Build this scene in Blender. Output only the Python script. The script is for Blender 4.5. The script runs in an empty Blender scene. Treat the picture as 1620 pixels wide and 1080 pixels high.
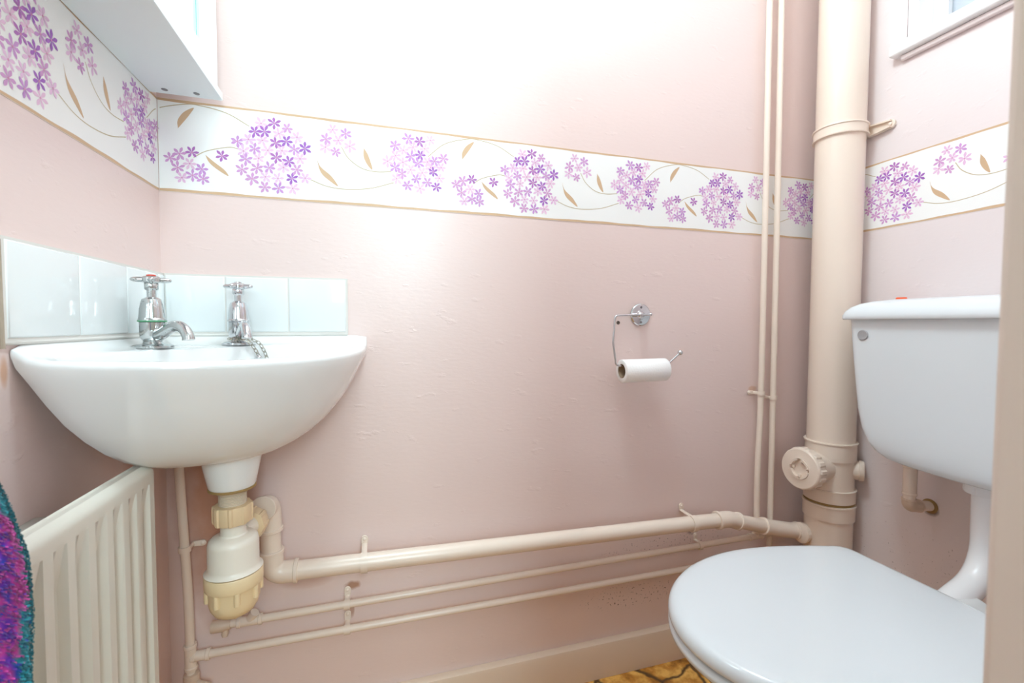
import bpy, math, random
from mathutils import Vector, Matrix, noise
V = Vector
PI = math.pi
scene = bpy.context.scene
col = scene.collection
random.seed(7)
W = 1.5942            # room width, left wall x=0, back wall y=0
HC = 2.35             # ceiling height
YF = -0.86            # inner face of the front wall

# ------------------------------------------------------------------ materials
def mat(name, rgb, rough=.5, metal=0., spec=.5, coat=0., bump=None, alpha=1.):
    m = bpy.data.materials.new(name); m.use_nodes = True
    b = m.node_tree.nodes['Principled BSDF']
    b.inputs['Base Color'].default_value = (*rgb, 1)
    b.inputs['Roughness'].default_value = rough
    b.inputs['Metallic'].default_value = metal
    b.inputs['Specular IOR Level'].default_value = spec
    b.inputs['Coat Weight'].default_value = coat
    b.inputs['Coat Roughness'].default_value = .06
    if bump:
        add_bump(m, *bump)
    return m

def add_bump(m, scale, strength, dist=.002, detail=3):
    nt = m.node_tree; b = nt.nodes['Principled BSDF']
    tc = nt.nodes.new('ShaderNodeTexCoord'); n = nt.nodes.new('ShaderNodeTexNoise')
    n.inputs['Scale'].default_value = scale; n.inputs['Detail'].default_value = detail
    bp = nt.nodes.new('ShaderNodeBump'); bp.inputs['Strength'].default_value = strength
    bp.inputs['Distance'].default_value = dist
    nt.links.new(tc.outputs['Object'], n.inputs['Vector'])
    nt.links.new(n.outputs['Fac'], bp.inputs['Height'])
    nt.links.new(bp.outputs['Normal'], b.inputs['Normal'])
    return bp

def ramp(nt, fac, stops):
    r = nt.nodes.new('ShaderNodeValToRGB')
    el = r.color_ramp.elements
    while len(el) < len(stops): el.new(.5)
    for e, (p, c) in zip(el, stops):
        e.position = p; e.color = (*c, 1) if len(c) == 3 else c
    nt.links.new(fac, r.inputs['Fac'])
    return r

def math_n(nt, op, a, b=None, clamp=False):
    n = nt.nodes.new('ShaderNodeMath'); n.operation = op; n.use_clamp = clamp
    for i, x in enumerate((a, b)):
        if x is None: continue
        if isinstance(x, (int, float)): n.inputs[i].default_value = x
        else: nt.links.new(x, n.inputs[i])
    return n.outputs[0]

def mix_col(nt, fac, a, b):
    n = nt.nodes.new('ShaderNodeMix'); n.data_type = 'RGBA'
    nt.links.new(fac, n.inputs['Factor'])
    for k, x in ((6, a), (7, b)):
        if isinstance(x, tuple): n.inputs[k].default_value = (*x, 1)
        else: nt.links.new(x, n.inputs[k])
    return n.outputs[2]

PINK = (.775, .625, .590)

def wall_material(name, base, patches=()):
    """Eggshell paint with roller texture, lumps; patches = soft ellipses (centre, radii, colour, amount) of stain or other tone."""
    m = mat(name, base, rough=.34, spec=.6)
    nt = m.node_tree; b = nt.nodes['Principled BSDF']
    tc = nt.nodes.new('ShaderNodeTexCoord')
    n1 = nt.nodes.new('ShaderNodeTexNoise'); n1.inputs['Scale'].default_value = 170; n1.inputs['Detail'].default_value = 3
    n2 = nt.nodes.new('ShaderNodeTexNoise'); n2.inputs['Scale'].default_value = 34; n2.inputs['Detail'].default_value = 4
    n3 = nt.nodes.new('ShaderNodeTexNoise'); n3.inputs['Scale'].default_value = 5; n3.inputs['Detail'].default_value = 2
    mp = nt.nodes.new('ShaderNodeMapping'); mp.inputs['Scale'].default_value = (.35, .35, 1)
    nt.links.new(tc.outputs['Object'], mp.inputs['Vector'])
    nt.links.new(mp.outputs['Vector'], n1.inputs['Vector'])
    mp2 = nt.nodes.new('ShaderNodeMapping'); mp2.inputs['Scale'].default_value = (.55, .8, 1.3); mp2.inputs['Rotation'].default_value = (0, .5, 0)
    nt.links.new(tc.outputs['Object'], mp2.inputs['Vector']); nt.links.new(mp2.outputs['Vector'], n2.inputs['Vector'])
    for n in (n3,): nt.links.new(tc.outputs['Object'], n.inputs['Vector'])
    lump = math_n(nt, 'MULTIPLY', math_n(nt, 'SUBTRACT', n2.outputs['Fac'], .63, True), 6.0)
    h = math_n(nt, 'ADD', math_n(nt, 'MULTIPLY', n1.outputs['Fac'], .35), lump)
    h = math_n(nt, 'ADD', h, math_n(nt, 'MULTIPLY', n3.outputs['Fac'], 1.6))
    bp = nt.nodes.new('ShaderNodeBump'); bp.inputs['Strength'].default_value = .35; bp.inputs['Distance'].default_value = .0018
    nt.links.new(h, bp.inputs['Height']); nt.links.new(bp.outputs['Normal'], b.inputs['Normal'])
    c = mix_col(nt, n3.outputs['Fac'], base, tuple(x * .965 for x in base))
    sep = nt.nodes.new('ShaderNodeSeparateXYZ'); nt.links.new(tc.outputs['Object'], sep.inputs[0])
    for (cen, rad, rgb, amt, nscale, thr) in patches:
        tot = None
        for ax in range(3):
            if rad[ax] is None: continue
            d = math_n(nt, 'DIVIDE', math_n(nt, 'SUBTRACT', sep.outputs[ax], cen[ax]), rad[ax])
            d = math_n(nt, 'MULTIPLY', d, d)
            tot = d if tot is None else math_n(nt, 'ADD', tot, d)
        nn = nt.nodes.new('ShaderNodeTexNoise'); nn.inputs['Scale'].default_value = nscale; nn.inputs['Detail'].default_value = 5
        nt.links.new(tc.outputs['Object'], nn.inputs['Vector'])
        if thr is None:      # a soft-edged patch
            f = math_n(nt, 'SUBTRACT', math_n(nt, 'ADD', 1.15, math_n(nt, 'MULTIPLY', math_n(nt, 'SUBTRACT', nn.outputs['Fac'], .5), 1.2)), tot, True)
            f = math_n(nt, 'MULTIPLY', math_n(nt, 'MULTIPLY', f, 1.1, True), amt)
        else:                # specks inside the ellipse
            e = math_n(nt, 'SUBTRACT', 1.0, tot, True)
            f = math_n(nt, 'MULTIPLY', math_n(nt, 'SUBTRACT', nn.outputs['Fac'], thr, True), 14.0, True)
            f = math_n(nt, 'MULTIPLY', math_n(nt, 'MULTIPLY', f, math_n(nt, 'MULTIPLY', e, 2.0, True)), amt)
        c = mix_col(nt, f, c, rgb)
    nt.links.new(c, b.inputs['Base Color'])
    return m

ORANGE_BROWN = (.40, .17, .085)
RUST = (.34, .13, .04)
MOULD = (.10, .05, .03)
M = {}
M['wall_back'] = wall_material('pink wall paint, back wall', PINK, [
    ((.085, 0, .55), (.075, None, .26), ORANGE_BROWN, .85, 9, None),  # soft-edged orange-brown patch on the wall behind the trap
    ((.24, 0, .345), (.05, None, .018), ORANGE_BROWN, .35, 14, None),
    ((.328, 0, .322), (.017, None, .010), RUST, .75, 90, None),
    ((.326, 0, .272), (.006, None, .022), RUST, .6, 90, None),
    ((1.365, 0, .700), (.016, None, .008), (.55, .30, .16), .6, 90, None),
    ((1.175, 0, .34), (.020, None, .022), MOULD, .75, 90, None),
    ((1.11, 0, .30), (.22, None, .03), MOULD, .75, 210, .60),
    ((1.00, 0, .185), (.16, None, .035), MOULD, .85, 190, .60),
    ((.75, 0, .40), (1.1, None, .5), (.58, .38, .33), .5, 260, .70)])
M['wall_left'] = wall_material('pink wall paint, left wall', PINK, [
    ((0, -.10, .66), (None, .05, .05), ORANGE_BROWN, .5, 12, None),
    ((0, -.375, .82), (None, .006, .018), (.55, .25, .08), .6, 40, None)])
M['wall_right'] = wall_material('pink wall paint, right wall', (.765, .685, .68), [
    ((0 + W, -.291, .452), (None, .016, .014), MOULD, .9, 80, None),
    ((W, -.33, .30), (None, .25, .12), MOULD, .6, 160, .66)])
M['ceiling'] = mat('white ceiling paint', (.82, .81, .80), .8)
M['hall'] = mat('pale hall paint', (.74, .75, .74), .7)
M['gloss'] = mat('cream gloss paint on pipes', (.80, .685, .585), .27, spec=.5, bump=(120, .12, .001))
M['gloss_dirty'] = mat('dusty cream gloss paint', (.64, .50, .39), .42, bump=(160, .3, .001))
M['skirting'] = mat('cream painted wood', (.70, .56, .44), .42, bump=(90, .25, .001))
M['jamb'] = mat('taupe painted door frame', (.70, .61, .53), .5, bump=(150, .15, .001))
M['ceramic'] = mat('white vitreous china', (.76, .77, .765), .09, spec=.55, coat=.3)
M['cistern'] = mat('white cistern plastic', (.70, .75, .775), .20, spec=.45)
M['seat'] = mat('white thermoset seat plastic', (.67, .72, .75), .14, spec=.5)
M['pan'] = mat('white toilet china', (.70, .72, .72), .10, spec=.5)
M['tile'] = mat('white glazed tile', (.78, .82, .82), .08, spec=.5, bump=(22, .10, .001, 1))
M['grout'] = mat('off white grout', (.70, .68, .64), .8)
M['caulk'] = mat('discoloured sealant', (.42, .35, .27), .6, bump=(300, .5, .001))
M['radiator'] = mat('cream white radiator enamel', (.66, .64, .57), .32, spec=.5)
M['rad_dark'] = mat('radiator inside', (.40, .36, .32), .6)
M['laminate'] = mat('white laminate', (.78, .87, .89), .35)
M['white'] = mat('white gloss paint', (.84, .85, .86), .25)
M['trap_white'] = mat('white trap plastic', (.80, .75, .66), .32)
M['trap_cream'] = mat('yellowed trap plastic', (.80, .64, .40), .34)
M['trap_thread'] = mat('grey cream threaded plastic', (.66, .56, .44), .4)
M['trap_nut'] = mat('aged cream nut plastic', (.74, .57, .36), .38)
M['scale'] = mat('brown limescale ring', (.30, .19, .07), .8)
M['screw'] = mat('dull steel screw', (.25, .25, .26), .35, 1)
M['plug_grey'] = mat('grey plastic plug', (.36, .36, .37), .4, bump=(160, .4, .002))
M['red'] = mat('red plastic', (.75, .06, .03), .3)
M['orange'] = mat('orange red plastic', (.80, .10, .02), .4)
M['brownplug'] = mat('brown wall plug', (.10, .07, .055), .6)
M['verdigris'] = mat('green verdigris', (.12, .38, .20), .7)
M['chain'] = mat('tarnished chain metal', (.46, .43, .36), .25, 1)
M['paper'] = mat('toilet tissue', (.88, .87, .86), .9, spec=.1, bump=(260, .5, .001))
M['core'] = mat('brown cardboard', (.42, .31, .21), .9)

def chrome_material(name, rgb, rough, streak):
    m = mat(name, rgb, rough, 1)
    nt = m.node_tree; b = nt.nodes['Principled BSDF']
    tc = nt.nodes.new('ShaderNodeTexCoord'); n = nt.nodes.new('ShaderNodeTexNoise')
    n.inputs['Scale'].default_value = 220; n.inputs['Detail'].default_value = 4
    nt.links.new(tc.outputs['Object'], n.inputs['Vector'])
    r = ramp(nt, n.outputs['Fac'], [(.55, (rough,)*3), (.75, (streak,)*3)])
    nt.links.new(r.outputs['Color'], b.inputs['Roughness'])
    return m
M['chrome'] = chrome_material('polished chrome', (.64, .65, .67), .06, .22)
M['chrome_worn'] = chrome_material('limescaled chrome', (.58, .60, .60), .09, .45)

def floor_material():
    m = mat('brown stone pattern vinyl', (.5, .25, .06), .35)
    nt = m.node_tree; b = nt.nodes['Principled BSDF']
    tc = nt.nodes.new('ShaderNodeTexCoord')
    v = nt.nodes.new('ShaderNodeTexVoronoi'); v.feature = 'DISTANCE_TO_EDGE'; v.inputs['Scale'].default_value = 7
    n = nt.nodes.new('ShaderNodeTexNoise'); n.inputs['Scale'].default_value = 24; n.inputs['Detail'].default_value = 7
    wn = nt.nodes.new('ShaderNodeTexNoise'); wn.inputs['Scale'].default_value = 16; wn.inputs['Detail'].default_value = 3
    add = nt.nodes.new('ShaderNodeVectorMath'); add.operation = 'MULTIPLY_ADD'
    add.inputs[1].default_value = (.05, .05, 0)
    nt.links.new(wn.outputs['Color'], add.inputs[0]); nt.links.new(tc.outputs['Object'], add.inputs[2])
    nt.links.new(tc.outputs['Object'], n.inputs['Vector']); nt.links.new(tc.outputs['Object'], wn.inputs['Vector'])
    nt.links.new(add.outputs[0], v.inputs['Vector'])
    stone = ramp(nt, n.outputs['Fac'], [(.30, (.14, .045, .008)), (.46, (.52, .22, .035)), (.60, (.80, .46, .12)), (.75, (.50, .20, .03))])
    edge = ramp(nt, v.outputs['Distance'], [(.010, (1, 1, 1)), (.045, (0, 0, 0))])
    c = mix_col(nt, edge.outputs['Color'], stone.outputs['Color'], (.10, .05, .02))
    nt.links.new(c, b.inputs['Base Color'])
    return m
M['floor'] = floor_material()

def glass_material():
    m = bpy.data.materials.new('obscured window glass'); m.use_nodes = True
    nt = m.node_tree; out = nt.nodes['Material Output']; nt.nodes.remove(nt.nodes['Principled BSDF'])
    t = nt.nodes.new('ShaderNodeBsdfTranslucent'); t.inputs['Color'].default_value = (.80, .83, .85, 1)
    g = nt.nodes.new('ShaderNodeBsdfGlossy'); g.inputs['Roughness'].default_value = .15
    tr = nt.nodes.new('ShaderNodeBsdfTransparent'); tr.inputs['Color'].default_value = (.85, .88, .90, 1)
    a = nt.nodes.new('ShaderNodeMixShader'); a.inputs[0].default_value = .6
    c = nt.nodes.new('ShaderNodeMixShader'); c.inputs[0].default_value = .06
    nt.links.new(tr.outputs[0], a.inputs[1]); nt.links.new(t.outputs[0], a.inputs[2])
    nt.links.new(a.outputs[0], c.inputs[1]); nt.links.new(g.outputs[0], c.inputs[2])
    nt.links.new(c.outputs[0], out.inputs['Surface'])
    return m
M['glass'] = glass_material()
M['mirror'] = mat('mirror glass', (.88, .91, .92), .03, 1)
M['mirror_edge'] = mat('green glass edge', (.20, .62, .55), .15)

# wallpaper inks
M['wp_paper'] = mat('white wallpaper', (.84, .845, .83), .55, bump=(9, .25, .0012, 2))
M['wp_gold'] = mat('gold beige ink', (.60, .41, .25), .5)
M['wp_stem'] = mat('khaki stem ink', (.50, .41, .25), .5)
INK = {'L': [(.74, .50, .69), (.72, .47, .67), (.75, .50, .67)],
       'M': [(.56, .29, .59), (.59, .31, .57), (.53, .27, .59)],
       'D': [(.37, .13, .49), (.41, .15, .46), (.34, .12, .49)]}
WPM = [M['wp_paper'], M['wp_gold'], M['wp_stem']]
INKI = {}
for k_, l_ in INK.items():
    INKI[k_] = []
    for j_, c_ in enumerate(l_):
        INKI[k_].append(len(WPM)); WPM.append(mat('lilac ink %s%d' % (k_, j_), c_, .55))
INKC = len(WPM); WPM.append(mat('pink ink, floret centre', (.62, .28, .45), .55))

def towel_material():
    m = mat('striped terry towelling', (.2, .2, .5), .95, spec=.1)
    nt = m.node_tree; b = nt.nodes['Principled BSDF']
    at = nt.nodes.new('ShaderNodeAttribute'); at.attribute_name = 'dye'; at.attribute_type = 'GEOMETRY'
    nt.links.new(at.outputs['Color'], b.inputs['Base Color'])
    b.inputs['Sheen Weight'].default_value = .3
    return m
M['towel'] = towel_material()

# ------------------------------------------------------------------ mesh builder
class MB:
    def __init__(s): s.v = []; s.f = []; s.m = []
    def add(s, verts, faces, mi=0):
        o = len(s.v); s.v += [V(p) for p in verts]
        for f in faces: s.f.append([i + o for i in f]); s.m.append(mi)
        return s
    def box(s, x0, x1, y0, y1, z0, z1, mi=0):
        v = [(x, y, z) for x in (x0, x1) for y in (y0, y1) for z in (z0, z1)]
        return s.add(v, [(0, 1, 3, 2), (4, 6, 7, 5), (0, 4, 5, 1), (2, 3, 7, 6), (0, 2, 6, 4), (1, 5, 7, 3)], mi)
    def loft(s, rings, cap0=True, cap1=True, mi=0, closed=True):
        n = len(rings[0]); v = [p for r in rings for p in r]; f = []
        for i in range(len(rings) - 1):
            for j in range(n if closed else n - 1):
                k = (j + 1) % n
                f.append((i*n + j, i*n + k, (i+1)*n + k, (i+1)*n + j))
        if cap0: f.append(tuple(range(n - 1, -1, -1)))
        if cap1: f.append(tuple(range((len(rings) - 1)*n, len(rings)*n)))
        return s.add(v, f, mi)
    def lathe(s, prof, origin=(0, 0, 0), axis=(0, 0, 1), n=32, cap0=True, cap1=True, mi=0, lobes=None):
        ax = V(axis).normalized(); a = ax.orthogonal().normalized(); b = ax.cross(a); o = V(origin)
        rings = []
        for p in prof:
            r, h = p[0], p[1]; ring = []
            for i in range(n):
                t = 2*PI*i/n
                rr = r * (lobes(t) if (lobes and len(p) > 2) else 1)
                ring.append(o + ax*h + a*(rr*math.cos(t)) + b*(rr*math.sin(t)))
            rings.append(ring)
        return s.loft(rings, cap0, cap1, mi)
    def tube(s, path, r, n=20, caps=True, mi=0, squash=None):
        P = [V(p) for p in path]; k = len(P)
        R = r if isinstance(r, (list, tuple)) else [r]*k
        T = []
        for i in range(k):
            d = P[min(i + 1, k - 1)] - P[max(i - 1, 0)]; T.append(d.normalized())
        a = T[0].orthogonal().normalized() if squash is None else V(squash)
        rings = []
        for i in range(k):
            a = (a - T[i]*a.dot(T[i])).normalized(); b = T[i].cross(a)
            rx, ry = R[i] if isinstance(R[i], (list, tuple)) else (R[i], R[i])
            rings.append([P[i] + a*(rx*math.cos(2*PI*j/n)) + b*(ry*math.sin(2*PI*j/n)) for j in range(n)])
        return s.loft(rings, caps, caps, mi)
    def sphere(s, c, r, n=20, m=12, mi=0):
        prof = [(max(r*math.sin(PI*i/m), 1e-5), -r*math.cos(PI*i/m)) for i in range(m + 1)]
        return s.lathe(prof, c, n=n, mi=mi)
    def prism(s, poly, vec, mi=0):
        n = len(poly); A = [V(p) for p in poly]; B = [p + V(vec) for p in A]
        f = [tuple(range(n - 1, -1, -1)), tuple(range(n, 2*n))]
        f += [(i, (i + 1) % n, n + (i + 1) % n, n + i) for i in range(n)]
        return s.add(A + B, f, mi)
    def build(s, name, material, parent=None, bevel=0, sharp=38, fix=True, seg=2):
        org = base_loc(parent)
        me = bpy.data.meshes.new(name)
        me.from_pydata([tuple(p - org) for p in s.v], [], s.f)
        mats = material if isinstance(material, list) else [material]
        for mm in mats: me.materials.append(mm)
        if len(mats) > 1: me.polygons.foreach_set('material_index', s.m)
        me.update()
        if fix:
            import bmesh
            bm = bmesh.new(); bm.from_mesh(me); bmesh.ops.recalc_face_normals(bm, faces=bm.faces); bm.to_mesh(me); bm.free()
        me.polygons.foreach_set('use_smooth', [True]*len(me.polygons))
        me.set_sharp_from_angle(angle=math.radians(sharp))
        o = bpy.data.objects.new(name, me); col.objects.link(o)
        if parent: o.parent = parent
        if bevel:
            bv = o.modifiers.new('edge', 'BEVEL'); bv.width = bevel; bv.segments = seg; bv.limit_method = 'ANGLE'; bv.angle_limit = math.radians(40)
            bv.harden_normals = False
        return o

def base_loc(o):
    p = V((0, 0, 0))
    while o is not None: p = p + o.location; o = o.parent
    return p

def fillet(pts, rad, seg=8):
    P = [V(p) for p in pts]; out = [P[0]]
    for i in range(1, len(P) - 1):
        a, b, c = P[i-1], P[i], P[i+1]
        d1 = (a - b).normalized(); d2 = (c - b).normalized()
        ang = d1.angle(d2); r = rad[i-1] if isinstance(rad, (list, tuple)) else rad
        t = min(r / max(math.tan(ang/2), 1e-4), (a-b).length*.49, (c-b).length*.49); r = t*math.tan(ang/2)
        p1 = b + d1*t; p2 = b + d2*t
        cen = b + (d1 + d2).normalized() * (r/math.sin(ang/2))
        v1 = p1 - cen; v2 = p2 - cen
        for k in range(seg + 1):
            an = v1.angle(v2); s_ = k/seg
            out.append(cen + (v1*math.sin((1 - s_)*an) + v2*math.sin(s_*an))/math.sin(an) if an > 1e-3 else p1)
    out.append(P[-1]); return out

def catmull(pts, n=10):
    P = [V(p) for p in pts]; P = [P[0]*2 - P[1]] + P + [P[-1]*2 - P[-2]]; out = []
    for i in range(1, len(P) - 2):
        for k in range(n):
            t = k/n; a, b, c, d = P[i-1:i+3]
            out.append(.5*((2*b) + (c - a)*t + (2*a - 5*b + 4*c - d)*t*t + (3*b - a - 3*c + d)*t**3))
    out.append(P[-2]); return out

def tag(o, label, cat, group=None):
    o['label'] = label; o['category'] = cat
    if group: o['group'] = group
    return o
def thing(name, label, cat, loc, group=None):
    o = bpy.data.objects.new(name, None); o.empty_display_size = .05; col.objects.link(o); o.location = loc
    return tag(o, label, cat, group)
def struct(o):
    o['kind'] = 'structure'; return o

# ------------------------------------------------------------------ the room
MB().box(-.72, W + .32, -2.62, .12, -.12, 0).build('floor', M['floor'])
struct(bpy.data.objects['floor'])
struct(MB().box(-.12, W + .2, YF - .12, .12, HC, HC + .12).build('ceiling', M['ceiling']))
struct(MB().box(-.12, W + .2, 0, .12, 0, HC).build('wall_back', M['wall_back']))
struct(MB().box(-.12, 0, YF - .12, 0, 0, HC).build('wall_left', M['wall_left']))
# right wall with its window opening
WY0, WY1, WZ0, WZ1 = -.72, -.203, 1.545, 2.10
m = MB()
m.box(W, W + .2, YF - .12, 0, 0, WZ0); m.box(W, W + .2, YF - .12, 0, WZ1, HC)
m.box(W, W + .2, WY1, 0, WZ0, WZ1); m.box(W, W + .2, YF - .12, WY0, WZ0, WZ1)
struct(m.build('wall_right', M['wall_right'], fix=False))
JX = .648
m = MB(); m.box(JX + .034, W, YF - .12, YF, 0, HC); m.box(0, JX + .034, YF - .12, YF, 2.02, HC)
struct(m.build('wall_front', M['wall_right'], fix=False))
struct(MB().box(JX, JX + .034, YF - .155, YF + .004, 0, 2.02).build('trim_1', M['jamb'], bevel=.004))   # door lining
# the hall outside the door
m = MB(); m.box(-.72, -.60, -2.62, YF - .121, 0, HC); m.box(W + .2, W + .32, -2.62, YF - .121, 0, HC); m.box(-.60, W + .2, -2.62, -2.50, 0, HC)
m.box(-.60, -.1205, YF - .121, YF - .03, 0, HC)
struct(m.build('wall_hall', M['hall'], fix=False))
struct(MB().box(-.72, W + .32, -2.62, YF - .121, HC, HC + .12).build('ceiling_hall', M['ceiling']))
# skirting
m = MB(); prof = [(0, 0), (-.018, 0), (-.018, .080), (-.0155, .0860), (-.010, .0885), (0, .0890)]
m.prism([(0.004, y - .0004, z + .0005) for y, z in prof], (W - .008, 0, 0))
struct(m.build('baseboard_back', M['skirting'], sharp=30))
m = MB(); m.prism([(W + y - .0004, -.022, z + .0005) for y, z in prof], (0, YF + .03, 0))
struct(m.build('baseboard_right', M['skirting'], sharp=30))
m = MB(); m.prism([(-y + .0004, -.022, z + .0005) for y, z in prof], (0, YF + .03, 0))
struct(m.build('baseboard_left', M['skirting'], sharp=30))
# window: lining, frame, mullion, panes, sill
m = MB()
m.box(W + .001, W + .075, WY1 - .022, WY1 - .0005, WZ0 + .0005, WZ1 - .0005)
m.box(W + .001, W + .075, WY0 + .0005, WY0 + .022, WZ0 + .0005, WZ1 - .0005)
m.box(W + .001, W + .075, WY0 + .022, WY1 - .022, WZ1 - .022, WZ1 - .0005)
win = struct(m.build('window_1', M['white'], bevel=.002, fix=False))
m = MB(); x0, x1 = W + .05, W + .085; a, b = WY0 + .022, WY1 - .022
ym = -.365
for y0, y1 in ((b - .03, b), (a, a + .03), (ym - .018, ym + .018)): m.box(x0, x1, y0, y1, WZ0 + .0005, WZ1 - .022)
for z0, z1 in ((WZ0 + .0005, WZ0 + .03), (WZ1 - .06, WZ1 - .022)): m.box(x0, x1, a + .03, b - .03, z0, z1)
m.build('window_frame', M['white'], win, bevel=.002, fix=False)
for y0, y1 in ((a + .03, ym - .018), (ym + .018, b - .03)):
    MB().box(x0 + .014, x0 + .018, y0, y1, WZ0 + .03, WZ1 - .06).build('pane', M['glass'], win)
MB().box(W - .026, W + .05, WY0 - .03, -.180, WZ0 - .0275, WZ0 + .0015).build('window_sill', M['white'], win, bevel=.005, seg=3)
MB().box(W - .012, W - .0006, WY0 - .01, -.198, WZ0 - .040, WZ0 - .028).build('sill_moulding', M['wall_right'], win, bevel=.003)

# ------------------------------------------------------------------ wallpaper border
ZB, HB, PER = 1.1151, .168, .5295
FL = [(0.17, 0.143, 'L'), (0.193, 0.146, 'D'), (0.216, 0.139, 'M'), (0.159, 0.126, 'D'), (0.176, 0.128, 'D'), (0.201, 0.127, 'L'), (0.129, 0.104, 'M'), (0.148, 0.11, 'L'), (0.172, 0.111, 'L'), (0.195, 0.109, 'D'), (0.214, 0.114, 'D'), (0.233, 0.124, 'L'), (0.139, 0.087, 'L'), (0.158, 0.093, 'M'), (0.181, 0.093, 'L'), (0.206, 0.095, 'L'), (0.228, 0.1, 'M'), (0.247, 0.104, 'D'), (0.143, 0.072, 'M'), (0.165, 0.076, 'L'), (0.196, 0.081, 'D'), (0.218, 0.075, 'D'), (0.238, 0.083, 'L'), (0.136, 0.052, 'M'), (0.162, 0.057, 'M'), (0.183, 0.06, 'M'), (0.208, 0.063, 'L'), (0.232, 0.061, 'M'), (0.153, 0.036, 'M'), (0.176, 0.042, 'L'), (0.198, 0.041, 'L'), (0.223, 0.043, 'D'), (0.247, 0.046, 'L'), (0.175, 0.022, 'M'), (0.199, 0.022, 'M'), (0.224, 0.024, 'L'), (0.299, 0.147, 'L'), (0.323, 0.142, 'M'), (0.286, 0.127, 'M'), (0.309, 0.127, 'L'), (0.331, 0.118, 'L'), (0.304, 0.104, 'M'), (0.285, 0.111, 'L'), (0.019, 0.061, 'M'), (0.034, 0.07, 'M'), (0.054, 0.075, 'D'), (0.031, 0.045, 'M'), (0.05, 0.054, 'L'), (0.069, 0.046, 'M'), (0.037, 0.027, 'L'), (0.054, 0.033, 'M'), (0.071, 0.028, 'M'), (0.103, 0.074, 'D'), (0.447, 0.147, 'M'), (0.471, 0.144, 'D'), (0.493, 0.149, 'L'), (0.42, 0.13, 'M'), (0.437, 0.122, 'L'), (0.457, 0.131, 'L'), (0.481, 0.13, 'L'), (0.405, 0.096, 'L'), (0.421, 0.109, 'L'), (0.452, 0.111, 'M'), (0.472, 0.116, 'D'), (0.42, 0.085, 'M'), (0.436, 0.097, 'L'), (0.468, 0.098, 'M'), (0.487, 0.103, 'L'), (0.502, 0.106, 'M'), (0.521, 0.114, 'M'), (0.434, 0.073, 'M'), (0.452, 0.083, 'L'), (0.476, 0.079, 'L'), (0.499, 0.083, 'D'), (0.516, 0.094, 'L'), (0.423, 0.062, 'L'), (0.463, 0.065, 'M'), (0.487, 0.06, 'M'), (0.512, 0.071, 'L'), (0.445, 0.05, 'M'), (0.471, 0.046, 'L'), (0.506, 0.052, 'D'), (0.494, 0.092, 'L')]
ST = [[(0.488, 0.114), (0.524, 0.145), (0.572, 0.161), (0.6, 0.162), (0.642, 0.154), (0.679, 0.135)], [(0.586, 0.066), (0.607, 0.08), (0.643, 0.091), (0.661, 0.09)], [(0.257, 0.044), (0.286, 0.034), (0.321, 0.031), (0.37, 0.037), (0.417, 0.053)], [(0.315, 0.115), (0.328, 0.094), (0.352, 0.077), (0.38, 0.072), (0.412, 0.075)]]
LV = [[(0.562, 0.116), (0.562, 0.131), (0.572, 0.147), (0.588, 0.157), (0.582, 0.145), (0.572, 0.13)], [(0.605, 0.073), (0.618, 0.062), (0.636, 0.048), (0.642, 0.037), (0.621, 0.05), (0.61, 0.061)], [(0.268, 0.089), (0.275, 0.072), (0.295, 0.055), (0.308, 0.036), (0.295, 0.043), (0.276, 0.06)], [(0.358, 0.118), (0.367, 0.103), (0.375, 0.076), (0.366, 0.083), (0.358, 0.099)]]

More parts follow.
